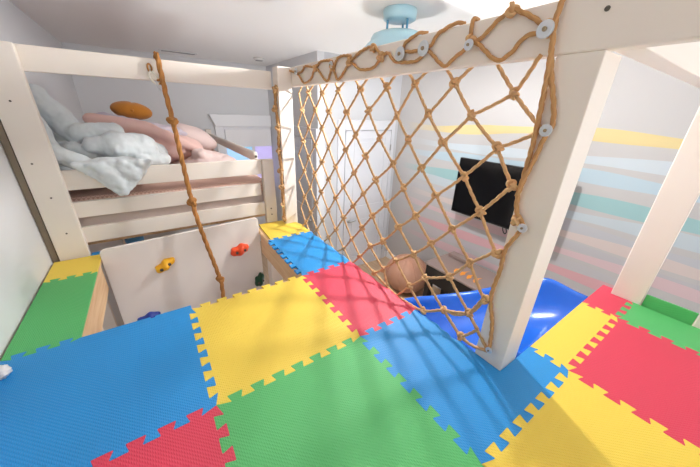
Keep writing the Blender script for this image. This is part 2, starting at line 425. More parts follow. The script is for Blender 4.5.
bbox('side_rail', M['cream'], (.80, 1.63, .06, .84, 4.5, .20))
bbox('bed_post', M['cream'], (.78, 4.5, FZ, .86, 4.58, .6)); bbox('bed_post', M['cream'], (-.65, 4.5, FZ, -.57, 4.58, .6))
bbox('bed_base', M['pine'], (-.65, 1.66, .03, .80, 4.5, .07))

def soft(mb, name, m, vox=.02, smooth=8, parent=None, disp=None):
    """join overlapping lumps into one smooth cloth surface"""
    o = mb.build(name, m, parent, smooth=True)
    r = o.modifiers.new('remesh', 'REMESH'); r.mode = 'VOXEL'; r.voxel_size = vox; r.use_smooth_shade = True
    s = o.modifiers.new('smooth', 'SMOOTH'); s.factor = .5; s.iterations = smooth
    if disp:
        for (sc_, st) in disp:
            t = bpy.data.textures.new(name+'_folds', 'CLOUDS'); t.noise_scale = sc_; t.noise_depth = 2
            d = o.modifiers.new('folds', 'DISPLACE'); d.texture = t; d.strength = st; d.mid_level = .5; d.texture_coords = 'GLOBAL'
    return o

mt = MB().box(-.64, 1.64, .075, .79, 4.48, .36).build('mattress', M['knit'], bevel=.05, seg=4)
tag(mt, 'brown checked mattress seen between the bed end rails', 'mattress')
tp = MB()
tp.box(-.63, 1.632, .09, .78, 1.639, .27)
sheet = tp.build('valance_sheet', M['taupe'], bevel=.002)
tag(sheet, 'taupe sheet tucked low behind the lowest bed end rails', 'sheet')

def caps(mb, a, b_, r0, r1, n=14):
    a, b_ = Vector(a), Vector(b_); L_ = (b_-a).length; d = (b_-a).normalized()
    pts = []; rr = []
    for k in range(-5, 0):
        t = math.cos(k/5*PI/2); pts.append(a-d*(r0*-math.sin(k/5*PI/2))); rr.append(max(.002, r0*t))
    for k in range(9):
        pts.append(a+d*(L_*k/8)); rr.append(r0+(r1-r0)*k/8)
    for k in range(1, 6):
        t = math.cos(k/5*PI/2); pts.append(b_+d*(r1*math.sin(k/5*PI/2))); rr.append(max(.002, r1*t))
    mb.tube(pts, rr, n)
dv = MB()
for a in (((-.56, 2.02, .945), (-.47, 1.98, .815), .078, .080), ((-.46, 1.96, .80), (-.405, 1.91, .725), .074, .070),
          ((-.385, 1.87, .745), (-.20, 1.88, .745), .058, .062), ((-.33, 1.78, .675), (-.26, 1.78, .665), .050, .055),
          ((-.19, 1.79, .655), (-.05, 1.82, .640), .102, .090), ((-.56, 1.79, .82), (-.525, 1.75, .66), .046, .056),
          ((-.50, 1.69, .625), (-.39, 1.67, .575), .058, .054), ((-.37, 1.655, .553), (-.12, 1.665, .54), .046, .046),
          ((-.08, 1.76, .55), (.06, 1.86, .55), .066, .046), ((-.44, 1.83, .64), (-.36, 1.82, .60), .05, .05),
          ((-.50, 2.14, .55), (.0, 2.12, .54), .12, .11), ((-.52, 2.3, .68), (-.2, 2.2, .60), .12, .10), ((-.5, 1.84, .46), (-.1, 1.84, .46), .08, .08)):
    caps(dv, *a)
# the corner that hangs over the end rail
for i in range(9):
    t = i/8
    xa, xb_ = -.40+t*.18, -.05-.155*t
    n_ = max(1, int((xb_-xa)/.035))
    for q in range(n_+1):
        dv.ell((xa+(xb_-xa)*q/n_, 1.562+.012*math.sin(q*1.9+t*3), .575-.185*t), (.032, .020, .026), seg=12, rings=8)
dv.ell((-.23, 1.61, .575), (.19, .06, .035))
duv = soft(dv, 'duvet', M['duvet'], .008, 2, disp=[(.10, .030), (.04, .007)])
tag(duv, 'pale grey-blue duvet heaped on the bed, one corner hanging over the rail', 'duvet')

pk = MB()
caps(pk, (-.36, 2.40, .80), (.00, 2.42, .735), .055, .06); caps(pk, (.0, 2.42, .735), (.36, 2.36, .55), .06, .04)
for k in range(7): pk.ell((-.30+.09*k, 2.50+.02*k, .70-.03*k), (.12, .15, .065))
pk.ell((.0, 2.55, .55), (.45, .2, .14))
pkb = soft(pk, 'blanket', M['pink'], .018, 4, disp=[(.12, .03)])
tag(pkb, 'dusty pink folded blanket lying behind the grey-blue duvet', 'blanket')
lv = MB()
for k in range(8): lv.ell((-.31+.09*k, 2.80, .80-.020*k), (.10, .12, .05))
lv.ell((.0, 2.85, .55), (.42, .2, .2))
lvb = soft(lv, 'sheet', M['lav'], .018, 4, disp=[(.10, .025)])
tag(lvb, 'crumpled lavender sheet between the pink blanket and mustard cushion', 'sheet')
mu = MB().ell((-.09, 2.98, .870), (.165, .09, .080), (0, .14, 0), 32, 20, fn=lambda u: 1+.04*abs(math.sin(6*math.atan2(u.y, u.x)))-.10*math.exp(-((u.x-.05)/.08)**2))
muc = mu.build('cushion', M['mustard'], smooth=True)
tag(muc, 'round mustard cushion on top of the bedding pile', 'cushion')
MB().ell((-.085, 2.895, .873), (.014, .010, .014)).build('button', M['mustard'], muc, smooth=True)
pw = MB().ell((.40, 2.85, .62), (.24, .17, .11), (.1, .42, 0), 32, 18, fn=lambda u: 1+.03*math.sin(7*u.x+3*u.y))
pwo = pw.build('pillow', M['palepink'], smooth=True); tag(pwo, 'pale pink pillow leaning right of the mustard cushion', 'pillow')
fl = MB()
for k in range(5): fl.ell((.36+.06*k, 2.30+.03*k, .52-.02*k), (.07, .10, .05))
fl.ell((.45, 2.35, .42), (.26, .18, .08))
flo = soft(fl, 'quilt', M['palepink'], .016, 3, disp=[(.05, .03)])
tag(flo, 'crumpled pale floral quilt near the guard rail end', 'quilt')

# storage under the bed glimpsed in the gap
o = MB().box(-.36, 1.95, -.9, -.20, 2.3, -.05).build('storage_bin', M['bluetoy'], bevel=.02)
o2 = MB().lathe([(.10, FZ), (.11, -.3), (.07, -.10), (.02, -.06)], 20, (-.275, 2.0, 0))
bpy.data.objects.remove(o)
bn = empty('storage_bin', (-.275, 2.05, FZ), 'light blue tall bin under the bed, seen above the climbing board', 'bin')
MB().lathe([(.05, FZ), (.06, -.20), (.062, -.14)], 28, (-.275, 2.05, 0)).build('bin_body', M['bluetoy'], bn, smooth=True)
MB().lathe([(.066, -.14), (.066, -.11), (.02, -.09)], 28, (-.275, 2.05, 0)).build('lid', M['bluetoy'], bn, smooth=True)

# ------------------------------------------------------------------ climbing board and holds
cb = MB()
X0, X1, Z1, r = -.417, .608, .058, .03
def arc(cx, cz, r, a0, a1, n=6): return [(cx+r*math.cos(a0+(a1-a0)*i/n), cz+r*math.sin(a0+(a1-a0)*i/n)) for i in range(n+1)]
out = [(X0, FZ), (X1, FZ)]+arc(X1-r, Z1+.045-r, r, 0, PI/2)+arc(X0+r, Z1-r, r, PI/2, PI)
cbo = cb.prism(out, 1.45, 1.475, 1).build('climbing_board', M['board'], bevel=.004)
tag(cbo, 'smooth off-white climbing board standing in the hatch below the bed rails', 'climbing board')
def hold(x, z, w, hgt, rot, m, label, bolts):
    x = -.015+(x+.015)*1.0207; z = .922-(.922-z)*1.0207
    t = empty('climbing_hold', (x, 1.45, z), label, 'climbing hold', 'climbing holds on the white board')
    R = Matrix.Rotation(rot, 3, 'Y')
    def f(u):
        return 1+.10*math.sin(3*u.x*2.2+1)+.06*math.cos(5*u.z+u.x*4)
    mb = MB().ell((0, 0, 0), (w, .062, hgt), (0, 0, 0), 30, 18, fn=f)
    vs = []
    for p in mb.v:
        p = Vector(p)
        p.y = min(p.y, 0)
        p.z += .012*math.sin(p.x/w*1.6)
        dx = .45*w
        for s in (-1, 1):   # dished bolt seats
            d2 = ((p.x-s*dx)**2+p.z**2)/(.016**2)
            p.y += .014*math.exp(-d2) if p.y < -.02 else 0
        p = R@p; vs.append((x+p.x, 1.4495+p.y, z+p.z))
    mb.v = vs
    mb.build('hold_body', M[m], t, smooth=True)
    for s in bolts:
        q = R@Vector((s*.45*w, 0, .012*math.sin(s*.45*1.6)))
        MB().lathe([(.011, .0), (.011, -.006), (.008, -.008), (.002, -.005)], 14, (x+q.x, 1.4495-.044, z+q.z), 'y').build('bolt', M['darksteel'], t)
hold(-.087, -.115, .066, .036, -.25, 'holdy', 'yellow peanut-shaped climbing hold on the left of the white board', (-1, 1))
hold(.425, -.125, .068, .047, .10, 'holdr', 'orange-red climbing hold on the right of the white board', (-1, 1))
hold(-.265, -.510, .070, .042, .1, 'holdb', 'dark blue climbing hold low on the board beside the blue tile', (-1, 1))
hold(.555, -.45, .040, .060, .05, 'holdg', 'dark green climbing hold in shadow at the board lower right', (-1, 1))

# ------------------------------------------------------------------ climbing rope and snap hook
cr = empty('climbing_rope', (.13, 1.57, 1.2), 'thick brown knotted climbing rope hanging from the bed top rail', 'rope')
path = [(.131, 1.645, 1.10), (.131, 1.648, 1.18), (.131, 1.625, 1.214), (.132, 1.585, 1.213), (.133, 1.568, 1.18), (.136, 1.53, .987), (.143, 1.50, .835), (.148, 1.46, .593),
        (.155, 1.41, .312), (.170, 1.372, .15), (.193, 1.355, -.01), (.237, 1.33, -.302), (.238, 1.315, -.42), (.23, 1.31, -.60)]
rope(MB(), path, .0145, pitch=.070, step=.006, n=18).build('rope_strand', M['climbrope'], cr, smooth=True)
def trefoil(s, n=60, thick=.7):
    return [((math.sin(t)+2*math.sin(2*t))*s/3, (math.cos(t)-2*math.cos(2*t))*s/3, -math.sin(3*t)*s*thick/2) for t in [2*PI*i/n for i in range(n)]]
def knot_mesh(name, s, r, n=8, steps=48, m='rope'):
    mb = MB().tube(trefoil(s, steps, .9), r, n=n, closed=True, lobes=3, pitch=r*6)
    me = bpy.data.meshes.new(name); me.from_pydata(mb.v, [], mb.f)
    for p in me.polygons: p.use_smooth = True
    me.materials.append(M[m]); return me
kme = knot_mesh('rope_knot', .024, .0138, 12, 70, 'climbrope')
for (p, a) in (((.143, 1.50, .835), .3), ((.155, 1.41, .312), 1.2), ((.236, 1.33, -.300), .8)):
    k = bpy.data.objects.new('knot', kme); col.objects.link(k); k.parent = cr
    k.matrix_parent_inverse = Matrix.Translation(cr.location).inverted()
    k.location = p; k.rotation_euler = (a, .5*a, a*2)
sh_ = empty('snap_hook', (.09, 1.58, 1.15), 'small ivory snap hook hanging from the rail beside the climbing rope', 'hook')
MB().tube([(.080+.010*math.cos(t), 1.573, 1.135+.022*math.sin(t)) for t in [2*PI*i/20 for i in range(20)]], .005, 8, closed=True).build('cord_loop', M['climbrope'], sh_, smooth=True)
MB().tube(spline([(.082, 1.568, 1.115), (.070, 1.566, 1.10), (.072, 1.566, 1.075), (.092, 1.566, 1.050), (.108, 1.566, 1.045), (.116, 1.566, 1.07), (.106, 1.566, 1.10), (.086, 1.568, 1.115)], .006), .0065, 8).build('hook_body', M['ivory'], sh_, smooth=True)
MB().tube([(.100, 1.565, 1.052), (.106, 1.563, 1.03), (.112, 1.563, 1.01)], .006, 8).build('swivel', M['steel'], sh_, smooth=True)
MB().tube(spline([(.105, 1.562, 1.065), (.125, 1.56, 1.075), (.128, 1.56, 1.055), (.112, 1.56, 1.05)], .005), .006, 8, lobes=3).build('rope_tail', M['climbrope'], sh_, smooth=True)

# ------------------------------------------------------------------ cargo net
NX = .982
net = empty('cargo_net', (NX, .5, 0), 'manila cargo net of diamond mesh hung below the long beam', 'cargo net')
K = {}
for j in range(-1, 11):
    for k in range(-3, 15):
        if (k+j) % 2 == 0:
            y = .002+.1045*k; z = 1.04-.1115*j
            if k > 8: y -= .006*(k-8)
            K[(k, j)] = [NX+.004*math.sin(k*1.7+j), y+.006*math.sin(k*3.1+j*2.3), z+.006*math.cos(k*2.2+j*1.3)]
OV = {(-2, 0): (-.234, .994), (-2, 2): (-.222, .826), (-1, 1): (-.097, .928), (-1, 3): (-.115, .709), (-3, 1): (-.362, .893), (-3, 3): (-.315, .717), (-2, 4): (-.212, .59),
      (-1, 5): (-.106, .482), (-3, 5): (-.317, .473), (-2, 6): (-.216, .372), (-1, 7): (-.137, .26), (-3, 7): (-.319, .268), (-2, 8): (-.263, .145), (0, 8): (-.006, .185),
      (1, 9): (.083, .084), (-1, 9): (-.14, .08), (0, 10): (-.031, -.001), (-2, 10): (-.253, .006), (-3, 9): (-.33, .12), (2, 8): (.203, .182), (3, 9): (.297, .084), (4, 8): (.433, .175),
      (5, 9): (.526, .062), (4, 10): (.374, .017), (-3, -1): (-.30, 1.09), (0, 0): (.001, 1.037), (2, 0): (.208, 1.048), (1, 1): (.108, .928), (3, 1): (.298, .918), (4, 0): (.391, 1.04),
      (2, 2): (.208, .815), (4, 2): (.415, .806), (0, 2): (.009, .824), (1, 3): (.107, .703), (0, 4): (.003, .602), (2, 4): (.205, .589), (3, 3): (.295, .692), (4, 4): (.424, .585),
      (1, 5): (.105, .474), (3, 5): (.32, .475), (0, 6): (-.012, .374), (2, 6): (.208, .38), (1, 7): (.084, .278), (4, 6): (.431, .372), (6, 2): (.631, .804), (6, 4): (.629, .592), (6, 6): (.624, .384), (6, 0): (.61, 1.04)}
for kk, (y, z) in OV.items(): K[kk] = [NX, y, z]
for kk in list(K):
    if kk[0] == -3: K[kk][0] = .954
    if kk[1] == -1 and kk[0] > -3: K[kk][0] = 1.012; K[kk][2] = 1.14
    if kk[1] == 0: K[kk][0] = 1.006; K[kk][1] += .02*(K[kk][1]+.77)*.98; K[kk][2] += .003
    if kk[0] >= 13: K[kk][1] = min(K[kk][1], 1.43)
    if kk[1] == 10 and kk[0] > 4: K[kk][2] = -.04
RN = .0062
def cord(pts):
    mb = MB(); P = []
    for i in range(len(pts)-1):
        a, b_ = Vector(pts[i]), Vector(pts[i+1]); L_ = (b_-a).length; n = max(2, int(L_/.0055))
        for q in range(n):
            t = q/n; v = a.lerp(b_, t); v.z -= .003*math.sin(PI*t); P.append(v)
    P.append(Vector(pts[-1]))
    mb.tube(P, RN, n=12, lobes=3, pitch=.034)
    return mb
for sgn in (1, -1):
    for s in range(-16, 26):
        ch = []
        for j in range(-1, 11):
            k = s+sgn*j
            if (k, j) in K: ch.append(K[(k, j)])
        if len(ch) > 1 and (s+0) % 2 == 0:
            cord(ch).build('net_cord', M['rope'], net, smooth=True)
kms = [knot_mesh('net_knot', .0150, .0066, 12, 60), knot_mesh('net_knot', .0162, .0068, 12, 60)]
rk = random.Random(3)
cnt = 0
for (k, j), p in sorted(K.items()):
    if -3 < k < 14 and 0 <= j < 11 and p[2] > -.02 and cnt < 100:
        o = bpy.data.objects.new('knot', kms[rk.randrange(2)]); col.objects.link(o); o.parent = net
        o.matrix_parent_inverse = Matrix.Translation(net.location).inverted()
        o.location = p; o.rotation_euler = (rk.uniform(-.5, .5), PI/2+rk.uniform(-.5, .5), rk.uniform(0, 6)); cnt += 1
# foot rope along the lower edge near the post, and the border rope down the post
mb = MB(); rope(mb, [(NX, .374, .017), (NX, .20, -.02), (NX, .083, -.02), (NX, -.031, .0), (NX, -.14, .08), (NX, -.20, .095), (NX, -.263, .145), (.972, -.30, .21), (.955, -.319, .268)], .0066, .03)
mb.build('foot_rope', M['rope'], net, smooth=True)
mb = MB(); rope(mb, [(NX, -.14, .08), (NX, -.20, .04), (NX, -.253, .006), (.965, -.32, .02), (.951, -.388, .055)], .0066, .03); mb.build('foot_rope', M['rope'], net, smooth=True)
mb = MB(); rope(mb, [(NX, -.263, .145), (.968, -.315, .11), (.951, -.385, .062)], .0066, .03); mb.build('foot_rope', M['rope'], net, smooth=True)
BX = .950
mb = MB(); rope(mb, [(.985, -.335, 1.222), (.953, -.324, 1.216), (.942, -.322, 1.156), (.945, -.330, 1.096), (BX, -.338, .995), (BX, -.346, .867), (BX, -.346, .79), (BX, -.345, .726), (BX, -.344, .69), (BX, -.355, .637),
                     (BX, -.385, .598), (BX, -.369, .548), (BX, -.351, .495), (BX, -.353, .415), (BX, -.347, .293), (BX, -.379, .181), (BX, -.394, .066)], .0072, .034)
mb.build('border_rope', M['lacerope'], net, smooth=True)
mb = MB(); rope(mb, [(.948, -.332, 1.085), (.953, -.345, 1.032), (.953, -.371, .961), (.951, -.384, .908), (.951, -.374, .880), (.950, -.363, .813), (.942, -.351, .737), (.942, -.345, .69)], .0068, .034)
mb.build('border_rope', M['lacerope'], net, smooth=True)
for p in ((.947, -.318, .717), (.947, -.33, .473), (.947, -.33, .275), (.947, -.36, .61)):
    o = bpy.data.objects.new('knot', kms[1]); col.objects.link(o); o.parent = net
    o.matrix_parent_inverse = Matrix.Translation(net.location).inverted(); o.location = p; o.rotation_euler = (.4, PI/2, p[2]*9); o.scale = (1.0,)*3

# lacing rope woven along the beam
lr = empty('lacing_rope', (.95, .5, 1.15), 'manila rope laced in loops along the face of the long beam', 'rope')
lx = .952
def yz(pts, x=lx): return [(x, p[0], p[1]) for p in pts]
R2 = .0066
for pts in ([(1.50, 1.20), (1.462, 1.194), (1.316, 1.156), (1.228, 1.101), (1.119, 1.12), (1.05, 1.175), (.912, 1.094), (.846, 1.16), (.781, 1.094), (.664, 1.163), (.576, 1.128), (.469, 1.125), (.405, 1.161), (.361, 1.174), (.309, 1.136), (.187, 1.124), (.141, 1.150)],
            [(.141, 1.162), (.109, 1.144), (.037, 1.094), (-.008, 1.117), (-.054, 1.140), (-.086, 1.149), (-.166, 1.092), (-.209, 1.103), (-.245, 1.141), (-.297, 1.146)],
            [(1.334, 1.165), (1.254, 1.172), (1.199, 1.198), (1.05, 1.18), (.982, 1.204), (.853, 1.192), (.839, 1.147), (.785, 1.202), (.666, 1.198), (.664, 1.172), (.57, 1.206), (.468, 1.212), (.406, 1.163)],
            [(.274, 1.17), (.202, 1.160), (.142, 1.167)],
            [(-.08, 1.15), (-.112, 1.169), (-.148, 1.199), (-.19, 1.218), (-.204, 1.213), (-.248, 1.19), (-.285, 1.165), (-.318, 1.15)]):
    mb = MB(); rope(mb, yz(pts), R2, .036); mb.build('rope_strand', M['lacerope'], lr, smooth=True)
for pts in ([(lx, .271, 1.165), (lx, .257, 1.195), (.951, .217, 1.210), (.965, .19, 1.223), (.99, .17, 1.223)],
            [(lx, .141, 1.166), (lx, .11, 1.172), (lx, .089, 1.199), (.951, .05, 1.212), (.965, .02, 1.224), (.99, .0, 1.224)],
            [(lx, -.056, 1.148), (lx, -.058, 1.178), (.951, -.056, 1.205), (.962, -.054, 1.223), (.99, -.05, 1.223)]):
    mb = MB(); rope(mb, pts, R2, .036); mb.build('rope_strand', M['lacerope'], lr, smooth=True)
for (y, z, s_) in ((1.05, 1.176, 1.1), (.846, 1.158, 1.0), (.664, 1.17, 1.1), (.405, 1.163, 1.1), (.468, 1.205, 1.0), (-.063, 1.158, 1.0), (-.19, 1.216, 1.05), (-.305, 1.150, 1.15)):
    o = bpy.data.objects.new('knot', kms[0]); col.objects.link(o); o.parent = lr
    o.matrix_parent_inverse = Matrix.Translation(lr.location).inverted(); o.location = (.949, y, z); o.rotation_euler = (y*7, PI/2, 0); o.scale = (s_,)*3

# rope tying the far post, knotted all the way down
fr = empty('post_lashing_rope', (.845, 1.45, .5), 'knotted manila rope running down the far corner post', 'rope')
wv = [(.846, 1.452+.0*i, 1.09-i*.0999) for i in range(0)]
zz = [1.09, 1.04, .95, .87, .79, .69, .60, .50, .38, .28, .14, .02]
yy = [1.475, 1.49, 1.515, 1.49, 1.47, 1.50, 1.49, 1.47, 1.485, 1.468, 1.475, 1.462]
rope(MB(), [(.845, y, z) for y, z in zip(yy, zz)], .0105, .045).build('rope_strand', M['lacerope'], fr, smooth=True)
rope(MB(), [(.842, y+.02*math.sin(i*2.2), z) for i, (y, z) in enumerate(zip(yy, zz))], .008, .036).build('rope_strand', M['lacerope'], fr, smooth=True)
for z, y in ((1.06, 1.48), (.93, 1.51), (.80, 1.475), (.62, 1.49), (.46, 1.475), (.33, 1.47), (.18, 1.47), (.05, 1.462)):
    o = bpy.data.objects.new('knot', kms[1]); col.objects.link(o); o.parent = fr
    o.matrix_parent_inverse = Matrix.Translation(fr.location).inverted(); o.location = (.840, y, z); o.rotation_euler = (z*9, 1.2, z*4); o.scale = (1.3,)*3

# ------------------------------------------------------------------ foam puzzle tiles
T = .6; TH = .012; NT = 8; DEP = .030
def seam(a, b_, period=T/NT, sgn=1):
    """dovetail zigzag from corner a to corner b_, straight for a little way at both corners"""
    a = Vector(a); b_ = Vector(b_); L_ = (b_-a).length; t = (b_-a)/L_; nrm = Vector((-t.y, t.x))*sgn
    mg = .32*period if L_ > .3 else .012
    n = max(1, round((L_-2*mg)/period)); p = (L_-2*mg)/n; out = [a]
    for i in range(n):
        for (u, d) in ((.30, -1), (.17, 1), (.83, 1), (.70, -1)):   # narrow neck, wide tip
            out.append(a+t*(mg+(i+u)*p)+nrm*(d*DEP*.5))
    out.append(b_)
    # rounding of the tooth tips
    res = [out[0]]
    for i in range(1, len(out)-1):
        q = out[i]; pa = out[i-1]; pb = out[i+1]
        da = (pa-q); db = (pb-q); ra = min(.0035, da.length*.4); rb = min(.0035, db.length*.4)
        res.append(q+da.normalized()*ra); res.append(q+(da.normalized()*ra+db.normalized()*rb)*.28); res.append(q+db.normalized()*rb)
    res.append(out[-1]); return [(v.x, v.y) for v in res]
SE = {}
def S(a, b_, sgn=1):
    """seam stored once per edge; walked either way"""
    key = (min(a, b_), max(a, b_))
    if key not in SE: SE[key] = seam(key[0], key[1], sgn=sgn)
    r_ = SE[key]
    return r_ if a == key[0] else r_[::-1]
def outline(*segs):
    """each seg: ('s', a, b) a toothed seam or ('f', a, b) a straight cut"""
    o = []
    for s_ in segs:
        pts = S(s_[1], s_[2]) if s_[0] == 's' else [s_[1], s_[2]]
        o += pts[:-1]
    return o
def tile(segs, m, label, fold=None):
    ol = outline(*segs)
    mb = MB().prism(ol, -TH, 0)
    if fold:   # an edge bent down (or up) over the platform rim: list of ((x0,y0),(x1,y1), dx, sign)
        for (y0, y1, x, prof) in fold:
            n = 24
            top = []
            for i in range(n+1):
                y = y0+(y1-y0)*i/n
                wob = .004*math.sin(y*38)+.003*math.sin(y*91)
                top.append([(x+dx+(wob if q else 0), y, dz-(.004*abs(math.sin(y*47)) if q else 0)) for q, (dx, dz) in enumerate(prof)])
            vs = [p for r_ in top for p in r_]; k = len(prof)
            fs = [(i*k+q, (i+1)*k+q, (i+1)*k+q+1, i*k+q+1) for i in range(n) for q in range(k-1)]
            und = [(p[0]-(.010 if (pi % k) > 1 else .0), p[1], p[2]-TH*(.4 if (pi % k) > 1 else 1)) for pi, p in enumerate(vs)]
            N0 = len(vs)
            fs2 = [tuple(N0+v for v in f)[::-1] for f in fs]
            # rim faces
            rim = [(i*k+k-1, (i+1)*k+k-1, N0+(i+1)*k+k-1, N0+i*k+k-1) for i in range(n)]
            mb.add(vs+und, fs+fs2+rim)
    o = mb.build('foam_tile', M[m], bevel=.0012 if not fold else 0, seg=1)
    return tag(o, label, 'foam tile', 'interlocking foam play mats')
W = -.652; E_ = .945
DN = [(0, 0), (.012, -.001), (.022, -.007), (.030, -.018), (.033, -.032)]
tile([('s', (0, 0), (.6, 0)), ('s', (.6, 0), (.6, .6)), ('s', (.6, .6), (0, .6)), ('s', (0, .6), (0, 0))], 'yellow', 'large yellow foam tile with a toothed back edge along the hatch')
tile([('f', (-.6, 0), (-.6, 0)), ('s', (-.6, 0), (0, 0)), ('s', (0, 0), (0, .6)), ('f', (0, .6), (0, .632)), ('f', (0, .632), (-.15, .632)), ('f', (-.15, .632), (-.154, .620)), ('f', (-.154, .620), (-.176, .620)), ('f', (-.176, .620), (-.17, .632)),
      ('f', (-.17, .632), (-.42, .632)), ('s', (-.42, .632), (W, .632)), ('f', (W, .632), (W, 0)), ('f', (W, 0), (-.6, 0))], 'blue', 'large blue foam tile in the left foreground against the wall')
tile([('f', (-.6, -.6), (0, -.6)), ('s', (0, -.6), (0, 0)), ('s', (0, 0), (-.6, 0)), ('f', (-.6, 0), (-.6, -.6))], 'red', 'red foam tile at the bottom left, below the large blue one')
tile([('f', (0, -.63), (.6, -.63)), ('f', (.6, -.63), (.6, -.6)), ('s', (.6, -.6), (.6, 0)), ('s', (.6, 0), (0, 0)), ('s', (0, 0), (0, -.6)), ('f', (0, -.6), (0, -.63))], 'green', 'large green foam tile at bottom centre between red and blue')
tile([('s', (.6, 0), (E_, 0)), ('f', (E_, 0), (E_, .6)), ('s', (E_, .6), (.6, .6)), ('s', (.6, .6), (.6, 0))], 'red', 'sunlit pinkish red foam tile beside the cargo net', [(0, .6, E_, DN)])
tile([('s', (.6, .6), (E_, .6)), ('f', (E_, .6), (E_, 1.2)), ('s', (E_, 1.2), (.6, 1.2)), ('s', (.6, 1.2), (.6, .6))], 'blue', 'blue foam tile on the far strip between pinkish red and yellow tiles', [(.6, 1.2, E_, DN)])
tile([('s', (.6, 1.2), (E_, 1.2)), ('f', (E_, 1.2), (E_, 1.455)), ('f', (E_, 1.455), (.85, 1.455)), ('f', (.85, 1.455), (.85, 1.555)), ('f', (.85, 1.555), (.64, 1.555)), ('f', (.64, 1.555), (.62, 1.2)), ('f', (.62, 1.2), (.6, 1.2))], 'yellow', 'small yellow foam piece at the foot of the far post', [(1.2, 1.45, E_, DN)])
tile([('s', (.6, -.6), (1.2, -.6)), ('s', (1.2, -.6), (1.2, -.452)), ('f', (1.2, -.452), (1.0, -.452)), ('f', (1.0, -.452), (.959, -.452)), ('f', (.959, -.452), (.959, -.30)), ('f', (.959, -.30), (E_, -.30)), ('f', (E_, -.30), (E_, 0)), ('s', (E_, 0), (.6, 0)), ('s', (.6, 0), (.6, -.6))], 'blue', 'blue foam tile cut around the foot of the near post', [(-.30, 0, E_, DN)])
tile([('s', (.6, -1.2), (1.2, -1.2)), ('s', (1.2, -1.2), (1.2, -.6)), ('s', (1.2, -.6), (.6, -.6)), ('s', (.6, -.6), (.6, -1.2))], 'yellow', 'yellow foam tile at the bottom right, crossed by the post shadow')
tile([('s', (1.2, -.6), (1.8, -.6)), ('s', (1.8, -.6), (1.8, -.448)), ('f', (1.8, -.448), (1.2, -.448)), ('s', (1.2, -.452), (1.2, -.6))], 'yellow', 'narrow yellow foam strip along the edge above the blue slide')
tile([('s', (1.2, -1.2), (1.8, -1.2)), ('s', (1.8, -1.2), (1.8, -.6)), ('s', (1.8, -.6), (1.2, -.6)), ('s', (1.2, -.6), (1.2, -1.2))], 'red', 'large red foam tile at the right side of the picture')
tile([('s', (1.8, -.6), (2.05, -.6)), ('f', (2.05, -.6), (2.052, -.503)), ('f', (2.052, -.503), (2.13, -.503)), ('f', (2.13, -.503), (2.13, -.448)), ('f', (2.13, -.448), (1.8, -.448)), ('s', (1.8, -.448), (1.8, -.6))], 'red', 'small red foam piece at the foot of the right post')
UP = [(0, 0), (.006, .008), (.010, .03), (.012, .055), (.012, .062)]
g = tile([('s', (1.8, -1.2), (2.05, -1.2)), ('f', (2.05, -1.2), (2.05, -.6)), ('s', (2.05, -.6), (1.8, -.6)), ('s', (1.8, -.6), (1.8, -1.2))] if False else
     [('f', (1.8, -1.2), (2.05, -1.2)), ('f', (2.05, -1.2), (2.05, -.6)), ('s', (2.05, -.6), (1.8, -.6)), ('s', (1.8, -.6), (1.8, -1.2))], 'green', 'green foam tile by the right posts with its edge turned up')
# its turned-up edge between the two right-hand posts
fl_ = MB().box(2.062, -.828, -.010, 2.074, -.638, .066).build('turned_up_edge', M['green'], g, bevel=.003)
tile([('s', (W, .632), (-.42, .632)) if False else ('s', (W, .632), (-.42, .632)), ('f', (-.42, .632), (-.42, 1.27)), ('s', (-.42, 1.27), (W, 1.27)), ('f', (W, 1.27), (W, .632))], 'green', 'green foam strip on the left ledge along the wall')
tile([('s', (W, 1.27), (-.42, 1.27)), ('f', (-.42, 1.27), (-.42, 1.535)), ('f', (-.42, 1.535), (W, 1.535)), ('f', (W, 1.535), (W, 1.27))], 'yellow', 'yellow foam piece on the left ledge at the foot of the bed post')
tile([('f', (-.476, 1.537), (-.425, 1.537)), ('f', (-.425, 1.537), (-.425, 1.588)), ('f', (-.425, 1.588), (-.476, 1.588)), ('f', (-.476, 1.588), (-.476, 1.537))], 'blue', 'tiny blue foam scrap between bed post and climbing board')

# crumpled tissue on the blue tile at the wall
ts = MB().ell((-.622, .535, .016), (.026, .035, .018), (0, 0, .4), 28, 18, fn=lambda u: 1+.28*noise.noise(Vector(u)*3.1)+.2*noise.noise(Vector(u)*7))
tag(ts.build('tissue', M['tissue'], smooth=True), 'crumpled white tissue on the blue tile at the left wall', 'tissue')

